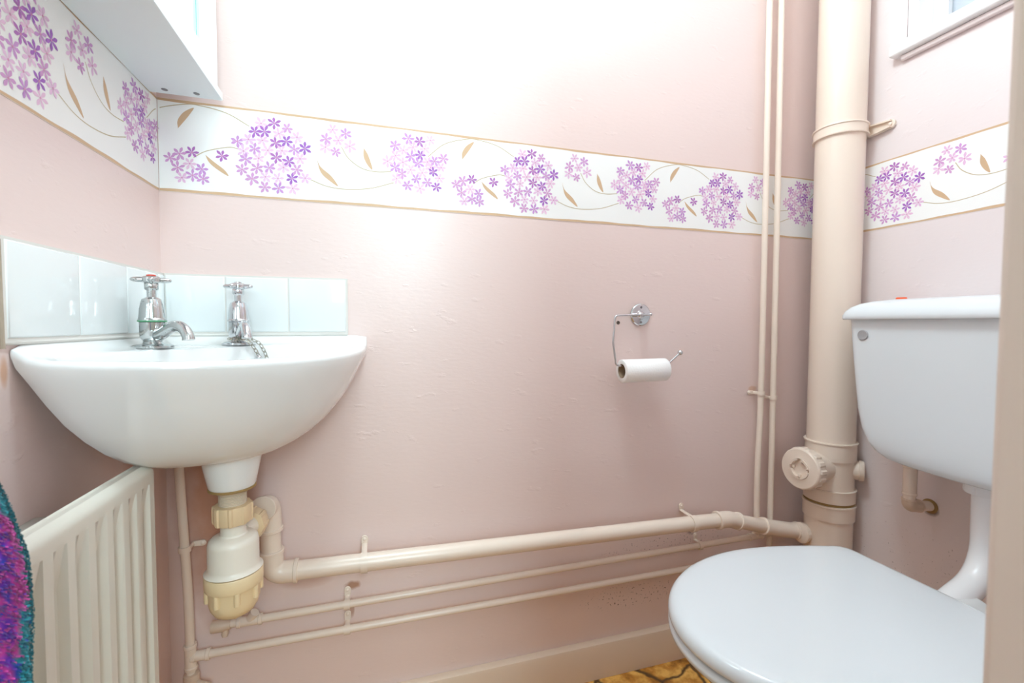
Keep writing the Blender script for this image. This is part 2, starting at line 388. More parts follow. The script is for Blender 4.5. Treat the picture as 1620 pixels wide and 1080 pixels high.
def border(name, label, u0, u1, pos, nrm_off=1, lift=0.0006):
    """pos(u, v, d): a point u along the unrolled border, v above its foot, d off the wall."""
    m = MB()
    def quad(ua, ub, va, vb, d, mi):
        m.add([pos(ua, va, d), pos(ub, va, d), pos(ub, vb, d), pos(ua, vb, d)], [(0, 1, 2, 3)], mi)
    n = 40
    for i in range(n):                                       # the paper: thin, faint cockle
        ua = u0 + (u1 - u0)*i/n; ub = u0 + (u1 - u0)*(i + 1)/n
        quad(ua, ub, 0, HB, lift, 0)
    # edges of the paper so that it has a thickness
    for v in (0, HB): m.add([pos(u0, v, 0), pos(u1, v, 0), pos(u1, v, lift), pos(u0, v, lift)], [(0, 1, 2, 3)], 1)
    rnd = random.Random(3)
    def wob(u, s): return .0007*math.sin(u*23 + s) + .0005*math.sin(u*71 + 2*s)
    for v0, v1, s in ((.0005, .0050, 0), (HB - .0042, HB - .0002, 4)):
        k = 90
        for i in range(k):
            ua = u0 + (u1 - u0)*i/k; ub = u0 + (u1 - u0)*(i + 1)/k
            if s == 0: p = [(ua, v0), (ub, v0), (ub, v1 + wob(ub, s)), (ua, v1 + wob(ua, s))]
            else: p = [(ua, v0 + wob(ua, s)), (ub, v0 + wob(ub, s)), (ub, v1), (ua, v1)]
            m.add([pos(u, v, lift + .0001) for u, v in p], [(0, 1, 2, 3)], 1)
    def clipu(u): return min(max(u, u0 + .0005), u1 - .0005)
    layer = [0]
    def shape(poly, mi, d):
        us = [p[0] for p in poly]
        if max(us) <= u0 or min(us) >= u1: return
        m.add([pos(clipu(u), v, d) for u, v in poly], [tuple(range(len(poly)))], mi)
    k0 = math.floor((u0 - .8)/PER); k1 = math.ceil((u1 + .1)/PER)
    for k in range(k0, k1 + 1):
        s = k*PER
        for st in ST:
            c = catmull([(u + s, v, 0) for u, v in st], 9)
            for i in range(len(c) - 1):
                p, q = c[i], c[i+1]
                if min(p.x, q.x) <= u0 or max(p.x, q.x) >= u1: continue
                t = (q - p).normalized(); nn = V((-t.y, t.x, 0))*.00075
                shape([(p - nn)[:2], (q - nn)[:2], (q + nn)[:2], (p + nn)[:2]], 2, lift + .00012)
        for lf in LV:
            cl = [(u + s, v, 0) for u, v in lf]
            c = catmull(cl + [cl[0]], 5)[:-1]
            if min(p.x for p in c) > u0 and max(p.x for p in c) < u1:
                shape([p[:2] for p in c], 1, lift + .00014)
        for j, (u, v, c) in enumerate(FL):
            u += s
            if u < u0 - .013 or u > u1 + .013: continue
            r0 = random.Random(j*13 + 5)
            a0 = r0.random()*PI; R = .0126*(.92 + .16*r0.random())
            mi = r0.choice(INKI[c])
            d = lift + .00018 + .000004*((j*7) % 40)
            for q in range(6):
                a = a0 + q*PI/3 + r0.uniform(-.13, .13); ca, sa = math.cos(a), math.sin(a); RR = R*r0.uniform(.86, 1.06)
                w = R*.205
                pl = [(0, .0), (.30, .55), (.62, 1.), (.86, .62), (1, 0), (.86, -.62), (.62, -1.), (.30, -.55)]
                shape([(u + ca*x*RR - sa*y*w, v + sa*x*RR + ca*y*w) for x, y in pl], mi, d + q*.0000006)
            shape([(u + .0016*math.cos(t*PI/3), v + .0016*math.sin(t*PI/3)) for t in range(6)], INKC, d + .00001)
    return tag(m.build(name, WPM, fix=False), label, 'wallpaper border')
border('wallpaper_border', 'white floral wallpaper border with lilac flower heads along the long back wall', 0.0015, W - .0015,
       lambda u, v, d: (u, -d, ZB + v))
border('wallpaper_border', 'floral wallpaper border on the left wall, running up behind the wall cabinet', -.84, -.0015,
       lambda u, v, d: (d, u, ZB + v))
border('wallpaper_border', 'floral wallpaper border on the right wall, between soil pipe and door frame', W + .0015, W + .84,
       lambda u, v, d: (W - d, -(u - W), ZB + v))

# ------------------------------------------------------------------ splashback tiles
def splash(name, label, edges, pos, z0=.8555, z1=.9625, endcaulk=False):
    m = MB()
    for a, b in zip(edges[:-1], edges[1:]):
        ps = []
        g = .0011; e = .0022
        rings = []
        for d, ins in ((.0012, 0), (.0050, 0), (.0062, .0008), (.0066, e)):
            rings.append([pos(a + g + ins, z0 + g + ins, d), pos(b - g - ins, z0 + g + ins, d),
                          pos(b - g - ins, z1 - g - ins, d), pos(a + g + ins, z1 - g - ins, d)])
        m.loft(rings)
    o = m.build(name, M['tile'], sharp=60)
    tag(o, label, 'tiles')
    g = MB(); a, b = edges[0] - .0005, edges[-1] + .0028
    rings = [[pos(a, z0 - .004, d), pos(b, z0 - .004, d), pos(b, z1 + .0022, d), pos(a, z1 + .0022, d)] for d in (.0004, .0050)]
    g.loft(rings); g.build('grout', M['grout'], o)
    bead = MB().tube([pos(a + .001, z0 - .005, .004), pos(b - .001, z0 - .0035, .002)], .0030, 8)
    bead.build('sealant_bead', M['grout'], o)
    if endcaulk:
        MB().tube([pos(b, z0 - .010, .003), pos(b + .001, z1 - .002, .003)], .0022, 8).build('end_bead', M['caulk'], o)
    return o
splash('splashback_tiles', 'row of white glazed splashback tiles on the back wall behind the basin', [.0075, .105, .214, .3215], lambda u, z, d: (u, -d, z))
splash('splashback_tiles', 'row of white glazed splashback tiles on the left wall above the basin', [.0015, .026, .134, .253, .3775], lambda u, z, d: (d, -u, z), endcaulk=True)

# ------------------------------------------------------------------ corner basin
RB, RX_, NB = .3675, .3600, 2.5
BC = V((.165, -.190, 0)); DR = V((.165, -.205, 0))
def outline(phi):
    """ray from BC to the rim outline: the two walls and a superellipse quarter in front."""
    d = V((math.cos(phi), math.sin(phi), 0))
    def inside(p):
        x, y = p.x - .0012, -p.y - .0012
        if x < 0 or y < 0: return False
        return (x/RX_)**NB + (y/RB)**NB < 1
    lo, hi = 0, .6
    for _ in range(40):
        mid = (lo + hi)/2
        if inside(BC + d*mid): lo = mid
        else: hi = mid
    return lo
NPH = 144
PH = [2*PI*i/NPH for i in range(NPH)]
for cx__, cy__ in ((.0013, -RB), (RX_, -.0013), (.0013, -.0013)):          # exact corners
    a_ = math.atan2(cy__ - BC.y, cx__ - BC.x) % (2*PI)
    k_ = min(range(NPH), key=lambda i: abs(PH[i] - a_)); PH[k_] = a_
RO = [outline(p) for p in PH]
def smooth_circ(a, k):
    for _ in range(k): a = [(a[i-1] + 2*a[i] + a[(i+1) % len(a)])/4 for i in range(len(a))]
    return a
def rin(i):
    d = V((math.cos(PH[i]), math.sin(PH[i])))
    t = -(d.x - d.y)/math.sqrt(2)                      # towards the corner
    chord = .084/t if t > .05 else 9
    wall = RO[i] - .028
    return (wall**-5 + chord**-5)**(-1/5) if wall > 0 else .02
RI = smooth_circ([rin(i) for i in range(NPH)], 3)
def rimz(p):
    t = (p.x - p.y)/math.sqrt(2)
    s = min(max((t - .20)/.19, 0), 1); s = s*s*(3 - 2*s)
    d = min(p.x, -p.y)
    up = .018*max(0, 1 - d/.030)**2 * max(0, min(1, (.30 - t)/.05))
    return .834 - .009*s + up
def ringat(rs, zf):
    out = []
    for i in range(NPH):
        p = BC + V((math.cos(PH[i]), math.sin(PH[i]), 0))*rs[i]
        out.append(V((p.x, p.y, zf(p))))
    return out
def basin_outer(s, z):
    """outer shell section: scaled about the drain; follows the rim drop near the top."""
    out = []
    for i in range(NPH):
        O = BC + V((math.cos(PH[i]), math.sin(PH[i]), 0))*RO[i]
        p = DR + (O - DR)*s
        w = max(0, min(1, (z - .70)/.12))
        out.append(V((p.x, p.y, z + (rimz(O) - .834)*w)))
    return out
rings = [basin_outer(s, z) for s, z in ((.02, .668), (.20, .668), (.30, .670), (.40, .675), (.49, .683), (.58, .694), (.665, .709), (.745, .727), (.82, .748), (.885, .772), (.945, .797), (.985, .813), (.998, .824))]
def wallside(i):
    p = BC + V((math.cos(PH[i]), math.sin(PH[i]), 0))*RO[i]
    return .06 + .94*min(1, max(0, (min(p.x, -p.y) - .004)/.03))
WS = smooth_circ([wallside(i) for i in range(NPH)], 1)
rings += [ringat([r - a*k for r, k in zip(RO, WS)], lambda p, b=b: rimz(p) - b) for a, b in ((0, .006), (.0018, .0028), (.0055, .0006), (.010, 0.))]
rings += [ringat([RI[i] + (RO[i] - .012*WS[i] - RI[i])*f for i in range(NPH)], lambda p, b=b: rimz(p) - b) for f, b in ((.75, .000), (.4, .0006), (.12, .001), (0, .0025))]
for f, dz in ((.985, .006), (.965, .014), (.94, .030), (.90, .055), (.84, .078), (.74, .098), (.58, .112), (.36, .119), (.14, .122), (.03, .123)):
    rings.append(ringat([r*f for r in RI], lambda p, d=dz: .8325 - d + (rimz(p) - .834)*max(0, 1 - d/.05)))
m = MB(); m.loft(rings)
# waste boss below the bowl
m.lathe([(.056, .690), (.0430, .676), (.0395, .662), (.0362, .645), (.0322, .6255), (.0308, .6215), (.0270, .6195)], DR, n=48)
bas = thing('corner_basin', 'white china corner hand basin fixed between the left and back walls', 'basin', (DR.x, DR.y, .6195))
m.build('bowl', M['ceramic'], bas, sharp=50)
MB().lathe([(.0310, .6232), (.0324, .6222), (.0324, .6196), (.0308, .6186), (.0270, .6186)], DR, n=40).build('limescale_ring', M['scale'], bas)
MB().lathe([(.0005, .7125), (.022, .7125), (.024, .7135), (.022, .7150), (.018, .7135), (.0005, .7130)], DR, n=32).build('waste_flange', M['chrome'], bas)
MB().lathe([(.0005, -.001), (.009, -.001), (.010, .001), (.0075, .002), (.006, .0005), (.0005, .0005)], (.116, -.116, .800), (.6, -.6, .25), n=24).build('overflow', M['ceramic'], bas)

# ------------------------------------------------------------------ taps
def tap(label, base, ang, hang, worn, top_red):
    b = V(base); root = thing('basin_tap', label, 'tap', base)
    ch = M['chrome_worn'] if worn else M['chrome']
    d = V((math.cos(ang), math.sin(ang), 0))
    MB().lathe([(.0265, 0), (.0275, .0015), (.0275, .004), (.022, .0062), (.0135, .0075), (.0120, .010), (.0135, .0128), (.0155, .0165), (.0166, .021), (.0166, .0405), (.0156, .0422)], b, n=36).build('body', ch, root, sharp=30)
    MB().lathe([(.0156, .0420), (.0182, .0428), (.0186, .0450), (.0172, .0470), (.0167, .053), (.0160, .062), (.0145, .0705), (.0125, .0765), (.0075, .0795)], b, n=36).build('bonnet', ch, root, sharp=30)
    if worn:
        MB().lathe([(.0172, .0412), (.0189, .0420), (.0187, .0433), (.0172, .0438)], b, n=36).build('verdigris_ring', M['verdigris'], root)
    path = [b + d*x + V((0, 0, z)) for x, z in ((.006, .0205), (.022, .0225), (.038, .0290), (.054, .0345), (.068, .0345), (.080, .0290), (.087, .0205), (.0885, .0145))]
    c = catmull(path, 6); n = len(c)
    rad = [(.0098 - .0016*min(1, i/(n*.5)) + .0012*max(0, i/n - .7), .0085 - .0012*min(1, i/(n*.5)) + .0014*max(0, (i/n - .65)*2)) for i in range(n)]
    MB().tube(c, rad, 20, squash=(0, 0, 1)).build('spout', ch, root, sharp=50)
    MB().lathe([(.0062, .078), (.0062, .0915)], b, n=20).build('spindle', ch, root)
    h = thing_part('handle', root)
    m = MB()
    m.lathe([(.0080, .0905), (.0096, .0925), (.0096, .1010), (.0085, .1025)], b, n=8)
    m.lathe([(.0105, .1020), (.0125, .1040), (.0125, .1095), (.0100, .1120), (.0050, .1128)], b, n=28)
    for k in range(4):
        e = V((math.cos(hang + k*PI/2), math.sin(hang + k*PI/2), 0)); z = V((0, 0, .1066))
        m.tube([b + z + e*x for x in (.006, .010, .016, .0215, .0245, .0258)], [(.0040, .0050), (.0042, .0052), (.0040, .0050), (.0036, .0044), (.0026, .0030), (.0008, .0010)], 16, squash=(0, 0, 1))
    hd = m.build('handle', ch, root, sharp=40)
    MB().lathe([(.0062, .1125), (.0062, .1140), (.0045, .1148)], b, n=20).build('indicator', M['red'] if top_red else M['chrome'], hd)
    return root
def thing_part(*a): return None
T1 = (.044, -.149, .8336); T2 = (.139, -.054, .8336)
tap('chrome pillar tap with red hot indicator and green staining, nearer the left wall', T1, math.radians(-40), math.radians(22), True, True)
tap('clean chrome pillar tap with the plug chain round its base, nearer the back wall', T2, math.radians(-68), math.radians(-12), False, False)

# plug chain hanging from the cold tap into the bowl
root = thing('plug_chain', 'thin tarnished plug chain hanging from the right-hand tap into the bowl', 'chain', (T2[0], T2[1], .8430))
def chain(path, name, step=.0080):
    c = catmull(path, 40); m = MB(); last = None; k = 0; acc = 0
    for i in range(1, len(c)):
        acc += (c[i] - c[i-1]).length
        if acc >= step or i == 1:
            acc = 0; t = (c[min(i+2, len(c)-1)] - c[max(i-2, 0)]).normalized()
            a = t.orthogonal().normalized(); bb = t.cross(a)
            sd = a if k % 2 else bb
            if k % 2 == 0: sd = (a + bb*.3).normalized()
            loop = [c[i] + t*(.0055*math.cos(q*PI/8)) + sd*(.0023*math.sin(q*PI/8)) for q in range(17)]
            m.tube(loop, .00068, 6, caps=False); k += 1
    return m.build(name, M['chain'], root)
tz = T2[2]
p0 = V(T2)
dd = V((.62, -.79, 0)); sd = V((.967, .254, 0))
w0 = [p0 + V((-.0150, -.004, .0115)), p0 + V((-.006, -.0150, .0110)), p0 + V((.006, -.0160, .0115))]
chain(w0 + [V((.1570, -.0795, .8462)), V((.1680, -.0840, .8440)), V((.1775, -.0765, .8365)), V((.1835, -.0700, .8225)), V((.1870, -.0670, .8095)), V((.1885, -.0665, .7950)), V((.1900, -.0800, .7600)), V((.1830, -.1300, .7225)), V((.174, -.185, .7200))], 'long_strand')
e = V((.1755, -.0765, .8150))
chain([p0 + V((.004, -.0170, .0105)), V((.1575, -.0880, .8440)), V((.1650, -.0850, .8370)), V((.1715, -.0800, .8255)), e], 'short_strand')
MB().sphere(e + V((.001, -.001, -.004)), .0052).build('ball', M['chrome'], root)
MB().lathe([(.0185, 0), (.0185, .0030), (.0150, .0045), (.0150, .010), (.004, .0115)], (.172, -.198, .7105), n=28).build('plug', M['grout'], root)

# ------------------------------------------------------------------ bottle trap under the basin
tr = thing('bottle_trap', 'yellowed plastic bottle trap hanging under the corner basin', 'trap', (DR.x, DR.y, .421))
prof = [(0.0240, .6190), (0.0240, .6150), (0.0191, .6140)]
z = .6125
while z > .580: prof += [(.0192, z), (.0178, z - .0010), (.0192, z - .0020)]; z -= .0024
MB().lathe(prof + [(0.0191, .570)], DR, n=40).build('threaded_tail', M['trap_thread'], tr, sharp=20)
def lobe(k, w, a):
    return lambda t: 1 + a*(1 if (t*k/(2*PI)) % 1 < w else 0)
nut = lobe(8, .28, .07)
MB().lathe([(0.0196, .5945, 1), (0.0254, .5940, 1), (0.0260, .5900, 1), (0.0260, .5700, 1), (0.0249, .5665, 1), (0.0160, .5660)], DR, n=96, lobes=nut).build('top_nut', M['trap_nut'], tr, sharp=30)
MB().lathe([(0.0174, .5680), (0.0174, .5490), (0.0191, .5470), (0.0285, .5450), (0.0334, .5405), (0.0349, .5340), (0.0349, .5000), (0.0360, .4965), (0.0387, .4935), (0.0401, .4925), (0.0267, .4915)], DR, n=48).build('trap_body', M['trap_white'], tr, sharp=35)
cup = MB().lathe([(0.0267, .4905), (0.0392, .4905), (0.0402, .4890), (0.0402, .4715), (0.0392, .4690), (0.0360, .4680), (0.0356, .4660), (0.0352, .4470), (0.0329, .4370), (0.0276, .4280), (0.0178, .4225), (0.0004, .4110)], DR, n=48).build('bottle_cup', M['trap_cream'], tr, sharp=35)
for k in range(8):
    m = MB(); a = k*PI/4 + .35; e = V((math.cos(a), math.sin(a), 0)); s_ = V((-e.y, e.x, 0))
    m.tube([DR + e*.0356 + V((0, 0, z)) for z in (.4700, .4690, .4560, .4500, .4490)], [.001, .0044, .0044, .0042, .001], 12)
    m.build('grip_rib', M['trap_cream'], cup)
# outlet of the trap with its nut
ov = (V((.182, -.048, .530)) - V((DR.x, DR.y, .535))).normalized()
oo = V((DR.x, DR.y, .535))
MB().tube([oo + ov*.025, oo + ov*.074], .0175, 28).build('outlet', M['trap_white'], tr)
MB().lathe([(.018, .055, 1), (.0245, .056, 1), (.0252, .060, 1), (.0252, .078, 1), (.0240, .081, 1), (.0175, .0815)], oo, ov, n=96, lobes=nut).build('outlet_nut', M['trap_nut'], tr, sharp=30)

# ------------------------------------------------------------------ pipe clips
GRP_CLIP = None
def clip(label, c, axis, r, tab, tablen, wall_n=(0, -1, 0), w=.012, name='pipe_clip'):
    """saddle clip round a pipe at c; tab = direction of its screw ear along the wall."""
    c = V(c); ax = V(axis).normalized(); n = V(wall_n); t = V(tab).normalized()
    root = thing(name, label, 'pipe clip', tuple(c))
    m = MB(); rings = []
    for k in range(25):
        a = PI*k/24 - PI/2; u = n*math.cos(a)*1 + t*math.sin(a)
        if k == 0: rings.append([c - n*(r*.8) + t*(-(r + d)) + ax*s for d, s in ((.0006, -w/2), (.0026, -w/2), (.0026, w/2), (.0006, w/2))])
        rings.append([c + u*(r + d) + ax*s for d, s in ((.0004, -w/2), (.0026, -w/2), (.0026, w/2), (.0004, w/2))])
    m.loft(rings); m.build('strap', M['gloss'], root, sharp=45)
    # ear: a slab from the pipe to the wall screw
    foot = c + t*(r + tablen); foot = foot - n*(foot.dot(n)) + n*.001 if abs(n.y) > .5 else foot
    m = MB(); rings = []
    p0 = c + t*(r + .0005); p0 = V((p0.x, foot.y, p0.z)) if abs(n.y) > .5 else p0
    pts = []
    for k in range(13):
        a = -PI/2 + PI*k/12; pts.append(foot + t*(w*.55*math.cos(a)) + ax*(w*.55*math.sin(a)))
    pts += [p0 + ax*(w*.5), p0 - ax*(w*.5)]
    MB().prism(pts, n*.0036).build('ear', M['gloss'], root, bevel=.0008)
    MB().lathe([(.0036, .0030), (.0036, .0046), (.0022, .0056), (.0004, .0058)], foot, n, n=16).build('screw', M['gloss'], root)
    # bracket between the pipe and the wall
    MB().tube([c + t*(r*.9) + n*(-r*.2), V(c + t*(r*.95)) - n*((c.dot(n)) - .001)], [(.0028, w*.45)]*2, 10, squash=tuple(t)).build('stand_off', M['gloss'], root)
    return root

# ------------------------------------------------------------------ waste pipe
YW = -.047
wp = thing('waste_pipe', 'cream painted waste pipe running from the basin trap along the wall to the soil pipe', 'pipe', (.182, YW, .39))
seq = [(.1765, -.085, .5335), (.182, YW, .530), (.186, YW, .3955), (1.250, YW, .3705), (1.392, YW, .3300), (1.455, YW - .004, .3165), (1.512, -.068, .3150)]
fp = fillet(seq, [.018, .024, .05, .05, .06], 10)
def seg(a, b): return [V(a), V(b)]
PV = [V(p) for p in seq]
MB().tube(fp[2:], .0178, 28).build('pipe', M['gloss'], wp, sharp=50)
def fitting(name, pts, r, parent, rad=.02, lip=.0022, n=28, mat_='gloss', lipw=.006):
    p = fillet(pts, rad, 8) if len(pts) > 2 else [V(q) for q in pts]
    m = MB()
    # a sleeve with a thicker lip at both ends
    d0 = (p[1] - p[0]).normalized(); d1 = (p[-1] - p[-2]).normalized()
    path = [p[0], p[0] + d0*.0008, p[0] + d0*lipw, p[0] + d0*(lipw + .001)] + p[1:-1] + [p[-1] - d1*(lipw + .001), p[-1] - d1*lipw, p[-1] - d1*.0008, p[-1]]
    R = [r + lip*.6, r + lip, r + lip, r] + [r]*(len(p) - 2) + [r, r + lip, r + lip, r + lip*.6]
    m.tube(path, R, n)
    return m.build(name, M[mat_], parent, sharp=32)
def along(a, b, d): a, b = V(a), V(b); return a + (b - a).normalized()*d
fitting('elbow', [along(PV[1], PV[0], .030), PV[1], along(PV[1], PV[2], .052)], .0205, wp, .019)
fitting('elbow', [along(PV[2], PV[1], .046), PV[2], along(PV[2], PV[3], .045)], .0205, wp, .022)
fitting('elbow', [along(PV[3], PV[2], .036), PV[3], along(PV[3], PV[4], .036)], .0205, wp, .05)
fitting('elbow', [along(PV[4], PV[3], .030), along(PV[4], PV[3], .000), PV[5], along(PV[5], PV[6], .020)], .0205, wp, .04)
def clipx(label, x, pipez, y, r, tablen, **k): return clip(label, (x, y, pipez), (1, 0, -.02), r, (0, 0, 1), tablen, **k)
wz = lambda x: .3955 + (x - .186)*(.3705 - .3955)/(1.250 - .186)
clipx('cream pipe clip on the waste pipe, the one nearer the basin trap', .353, wz(.353), YW, .0180, .010, w=.013)
clipx('cream pipe clip on the waste pipe, the one nearer the toilet', 1.140, wz(1.14), YW, .0180, .010, w=.013)

# ------------------------------------------------------------------ heating pipes, 15 mm copper painted cream
YP = -.021
hp = thing('heating_pipe', 'upper thin cream pipe near the skirting, rising as the left riser by the soil pipe', 'pipe', (1.37, YP, .297))
MB().tube([(.082, YP, .2945), (1.470, YP, .2985)], .0075, 18).build('horizontal_run', M['gloss'], hp)
MB().tube(catmull([(1.369, YP, .305), (1.3690, YP, .50), (1.3735, YP, .69), (1.3725, YP, 1.2), (1.3695, YP, 1.75), (1.370, YP, HC - .002)], 8), .0075, 18).build('riser', M['gloss'], hp)
fitting('tee', [(1.345, YP, .2981), (1.392, YP, .2983)], .0088, hp, lip=.0012)
fitting('tee_branch', [(1.369, YP, .300), (1.369, YP, .324)], .0088, hp, lip=.0012)
fitting('tee', [(.118, YP, .2946), (.162, YP, .2948)], .0090, hp, lip=.0014)
m = MB(); m.lathe([(.006, 0), (.0105, .001), (.0112, .004), (.0112, .022), (.0095, .026), (.0085, .034)], (.074, YP - .001, .2943), (1, 0, 0), n=24)
m.build('stop_end', M['gloss_dirty'], hp)
m = MB(); m.lathe([(.0062, 0), (.0062, .012), (.0045, .017), (.0005, .018)], (.098, YP, .290), (0, -.3, -1), n=16); m.build('drain_nipple', M['gloss_dirty'], hp)
MB().tube([(.140, YP, .297), (.150, YP - .004, .312)], .0085, 16).build('tee_branch', M['gloss'], hp)

hq = thing('heating_pipe', 'lowest thin cream pipe, running from the corner under the basin to the right riser', 'pipe', (.04, YP, .05))
MB().tube(fillet([(.050, YP, .2430), (1.4150, YP, .2405), (1.4165, YP, .34), (1.4150, YP, .69), (1.4125, YP, 1.2), (1.4085, YP, 1.75), (1.4080, YP, HC - .002)], [.022, .1, .1, .1, .1], 5), .0075, 18).build('riser_and_run', M['gloss'], hq)
MB().tube(catmull([(.0275, YP - .003, .735), (.0285, YP - .002, .62), (.034, YP, .46), (.0385, YP, .33), (.040, YP, .10), (.040, YP, .0015)], 8), .0078, 18).build('corner_riser', M['gloss'], hq)
fitting('tee', [(.0392, YP, .268), (.040, YP, .219)], .0098, hq, lip=.0012)
fitting('tee_branch', [(.041, YP, .2432), (.072, YP, .2430)], .0092, hq, lip=.0016)
m = MB(); m.lathe([(.009, .2120), (.0125, .2105), (.0132, .206), (.0132, .194), (.0115, .189), (.0105, .176), (.0090, .173)], (.040, YP, 0), n=24)
m.build('valve_body', M['gloss_dirty'], hq)
MB().tube([(.042, YP, .192), (.056, YP - .006, .190), (.072, YP - .010, .187)], [.0085, .0072, .0066], 18).build('valve_stem', M['gloss_dirty'], hq)

clip('small cream clip on the left of the two risers beside the soil pipe', (1.3728, YP, .690), (0, 0, 1), .0077, (-1, 0, 0), .013, w=.010)
clip('small cream clip on the right of the two risers beside the soil pipe', (1.4148, YP, .676), (0, 0, 1), .0077, (-1, 0, 0), .010, w=.010)
clip('rust stained clip on the upper thin pipe, below the waste pipe clip near the trap', (.318, YP, .2952), (1, 0, 0), .0077, (0, 0, 1), .013, w=.012)
clip('rust stained clip on the lowest thin pipe, under the clip of the pipe above', (.318, YP, .2426), (1, 0, 0), .0077, (0, 0, 1), .014, w=.012)
clip('mouldy little clip on the upper thin pipe, near the toilet lid', (1.186, YP, .2976), (1, 0, 0), .0077, (0, 0, 1), .012, w=.010)
clip('dusty cream clip on the vertical pipe behind the bottle trap', (.0345, YP, .452), (0, 0, 1), .0080, (1, 0, 0), .016, w=.010)

# ------------------------------------------------------------------ soil pipe
SX, SY, SR = 1.535, -.0935, .0545
so = thing('soil_pipe', 'wide cream painted soil pipe standing in the right-hand corner', 'pipe', (SX, SY, 0))
S0 = (SX, SY, 0)
MB().lathe([(SR, .0015), (SR, HC - .001)], S0, n=64).build('pipe', M['gloss'], so)
MB().lathe([(SR - .002, .5230), (SR + .0034, .5235), (SR + .0036, .5660), (SR + .0058, .5668), (SR + .0058, .5700), (SR + .0020, .5710), (SR - .002, .5705)], S0, n=64).build('upper_coupling', M['gloss'], so, sharp=30)
MB().lathe([(SR - .002, .4140), (SR + .0036, .4145), (SR + .0040, .4440), (SR + .0056, .4448), (SR + .0056, .4468), (SR - .002, .4478)], S0, n=64).build('middle_coupling', M['gloss'], so, sharp=30)
MB().lathe([(SR - .002, .3660), (SR + .0040, .3668), (SR + .0040, .4020), (SR + .0060, .4030), (SR + .0056, .4070), (SR - .002, .4080)], S0, n=64).build('lower_coupling', M['gloss'], so, sharp=30)
MB().lathe([(SR + .0015, .4075), (SR + .0024, .4085), (SR + .0024, .4130), (SR + .0015, .4140)], S0, n=64).build('dirt_seam', M['scale'], so)
# access plug on the left
ca = V((-1, -.06, .02)).normalized(); cc = V((SX, SY, .5015))
MB().tube([cc + ca*.030, cc + ca*.086], .0410, 48).build('access_branch', M['gloss'], so)
acc = MB()
rib = lobe(16, .45, .05)
acc.lathe([(.0410, .070), (.0465, .071), (.0465, .0785), (.0420, .0790)], cc, ca, n=64)
acc.lathe([(.0440, .0850, 1), (.0515, .0860, 1), (.0520, .0880, 1), (.0520, .1045, 1), (.0530, .1060), (.0515, .1105), (.0490, .1125), (.0275, .1130), (.0265, .1135)], cc, ca, n=96, lobes=rib, cap1=False)
acc.lathe([(.0265, .1135), (.0262, .1060), (.0005, .1058)], cc, ca, n=96, cap0=False)
ap = acc.build('access_plug', M['gloss'], so, sharp=28)
up = V((0, 0, 1)); up = (up - ca*up.dot(ca)).normalized(); sidev = ca.cross(up)
m = MB()
for k in range(4):                                      # raised broken ring of the plug
    a0 = k*PI/2 + .22; a1 = (k + 1)*PI/2 - .22
    rings = []
    for q in range(13):
        a = a0 + (a1 - a0)*q/12; e = up*math.sin(a) + sidev*math.cos(a)
        rings.append([cc + e*r + ca*h for r, h in ((.0215, .1058), (.0215, .1155), (.0262, .1155), (.0262, .1058))])
    m.loft(rings)
m.build('plug_ring', M['gloss'], ap, sharp=40)
m = MB()
for a in (0.1, PI/2 + .1, PI + .1, 3*PI/2 + .1):
    e = up*math.sin(a) + sidev*math.cos(a); s_ = up*math.cos(a) - sidev*math.sin(a)
    m.loft([[cc + e*r + s_*q + ca*h for r, q in ((.0150, -.003), (.0215, -.003), (.0215, .003), (.0150, .003))] for h in (.1058, .1110)])
m.build('plug_lug', M['gloss'], ap, sharp=40)
# branch stub towards the right wall
sa = V((.62, -.78, 0)).normalized(); sc_ = V((SX, SY, .4985))
MB().lathe([(.0245, .030), (.0245, .0610), (.0262, .0620), (.0262, .0700), (.0245, .0725), (.012, .0735), (.0005, .0735)], sc_, sa, n=40).build('blanked_boss', M['gloss'], so, sharp=35)
# boss where the waste pipe enters
ba = V((-.94, .30, .02)).normalized(); bb_ = V((SX - .010, -.072, .3145))
MB().lathe([(.0250, .020), (.0250, .048), (.0268, .049), (.0268, .056), (.0225, .0585)], bb_, V((-1, .06, .02)), n=36).build('waste_boss', M['gloss'], so, sharp=35)

# bracket of the soil pipe
br = thing('soil_pipe_bracket', 'cream bracket holding the soil pipe, with its arm screwed to the right wall', 'bracket', (SX, SY, 1.355))
zb0, zb1 = 1.3525, 1.3800
m = MB(); m.lathe([(SR + .0008, zb0), (SR + .0060, zb0), (SR + .0066, zb0 + .003), (SR + .0040, zb0 + .005), (SR + .0040, zb1 - .005), (SR + .0066, zb1 - .003), (SR + .0060, zb1), (SR + .0008, zb1)], S0, n=72)
m.build('ring', M['gloss'], br, sharp=35)
XA = W - .0012
y0 = -.135; y1 = -.178
arm = [(XA, -.098, zb0), (XA, y0, zb0), (XA, y1, zb0 + .003)]
for k in range(9):
    a = -PI/2 + PI*k/8; arm.append((XA, y1 - .011*math.cos(a), zb0 + .0140 + .0110*math.sin(a)))
arm += [(XA, y1, zb1 - .0025), (XA, y0, zb1), (XA, -.098, zb1)]
MB().prism(arm, (-.006, 0, 0)).build('arm', M['gloss'], br, bevel=.001)
m = MB()
m.loft([[(XA - .006, y, z), (XA - .013, y, z), (XA - .013, y, z + .0035), (XA - .006, y, z + .0035)] for y, z in ((-.100, zb0), (y0, zb0), (y1 - .004, zb0 + .005))])
m.loft([[(XA - .006, y, z - .0035), (XA - .013, y, z - .0035), (XA - .013, y, z), (XA - .006, y, z)] for y, z in ((-.100, zb1), (y0, zb1), (y1 - .004, zb1 - .005))])
m.build('arm_flange', M['gloss'], br, sharp=40)
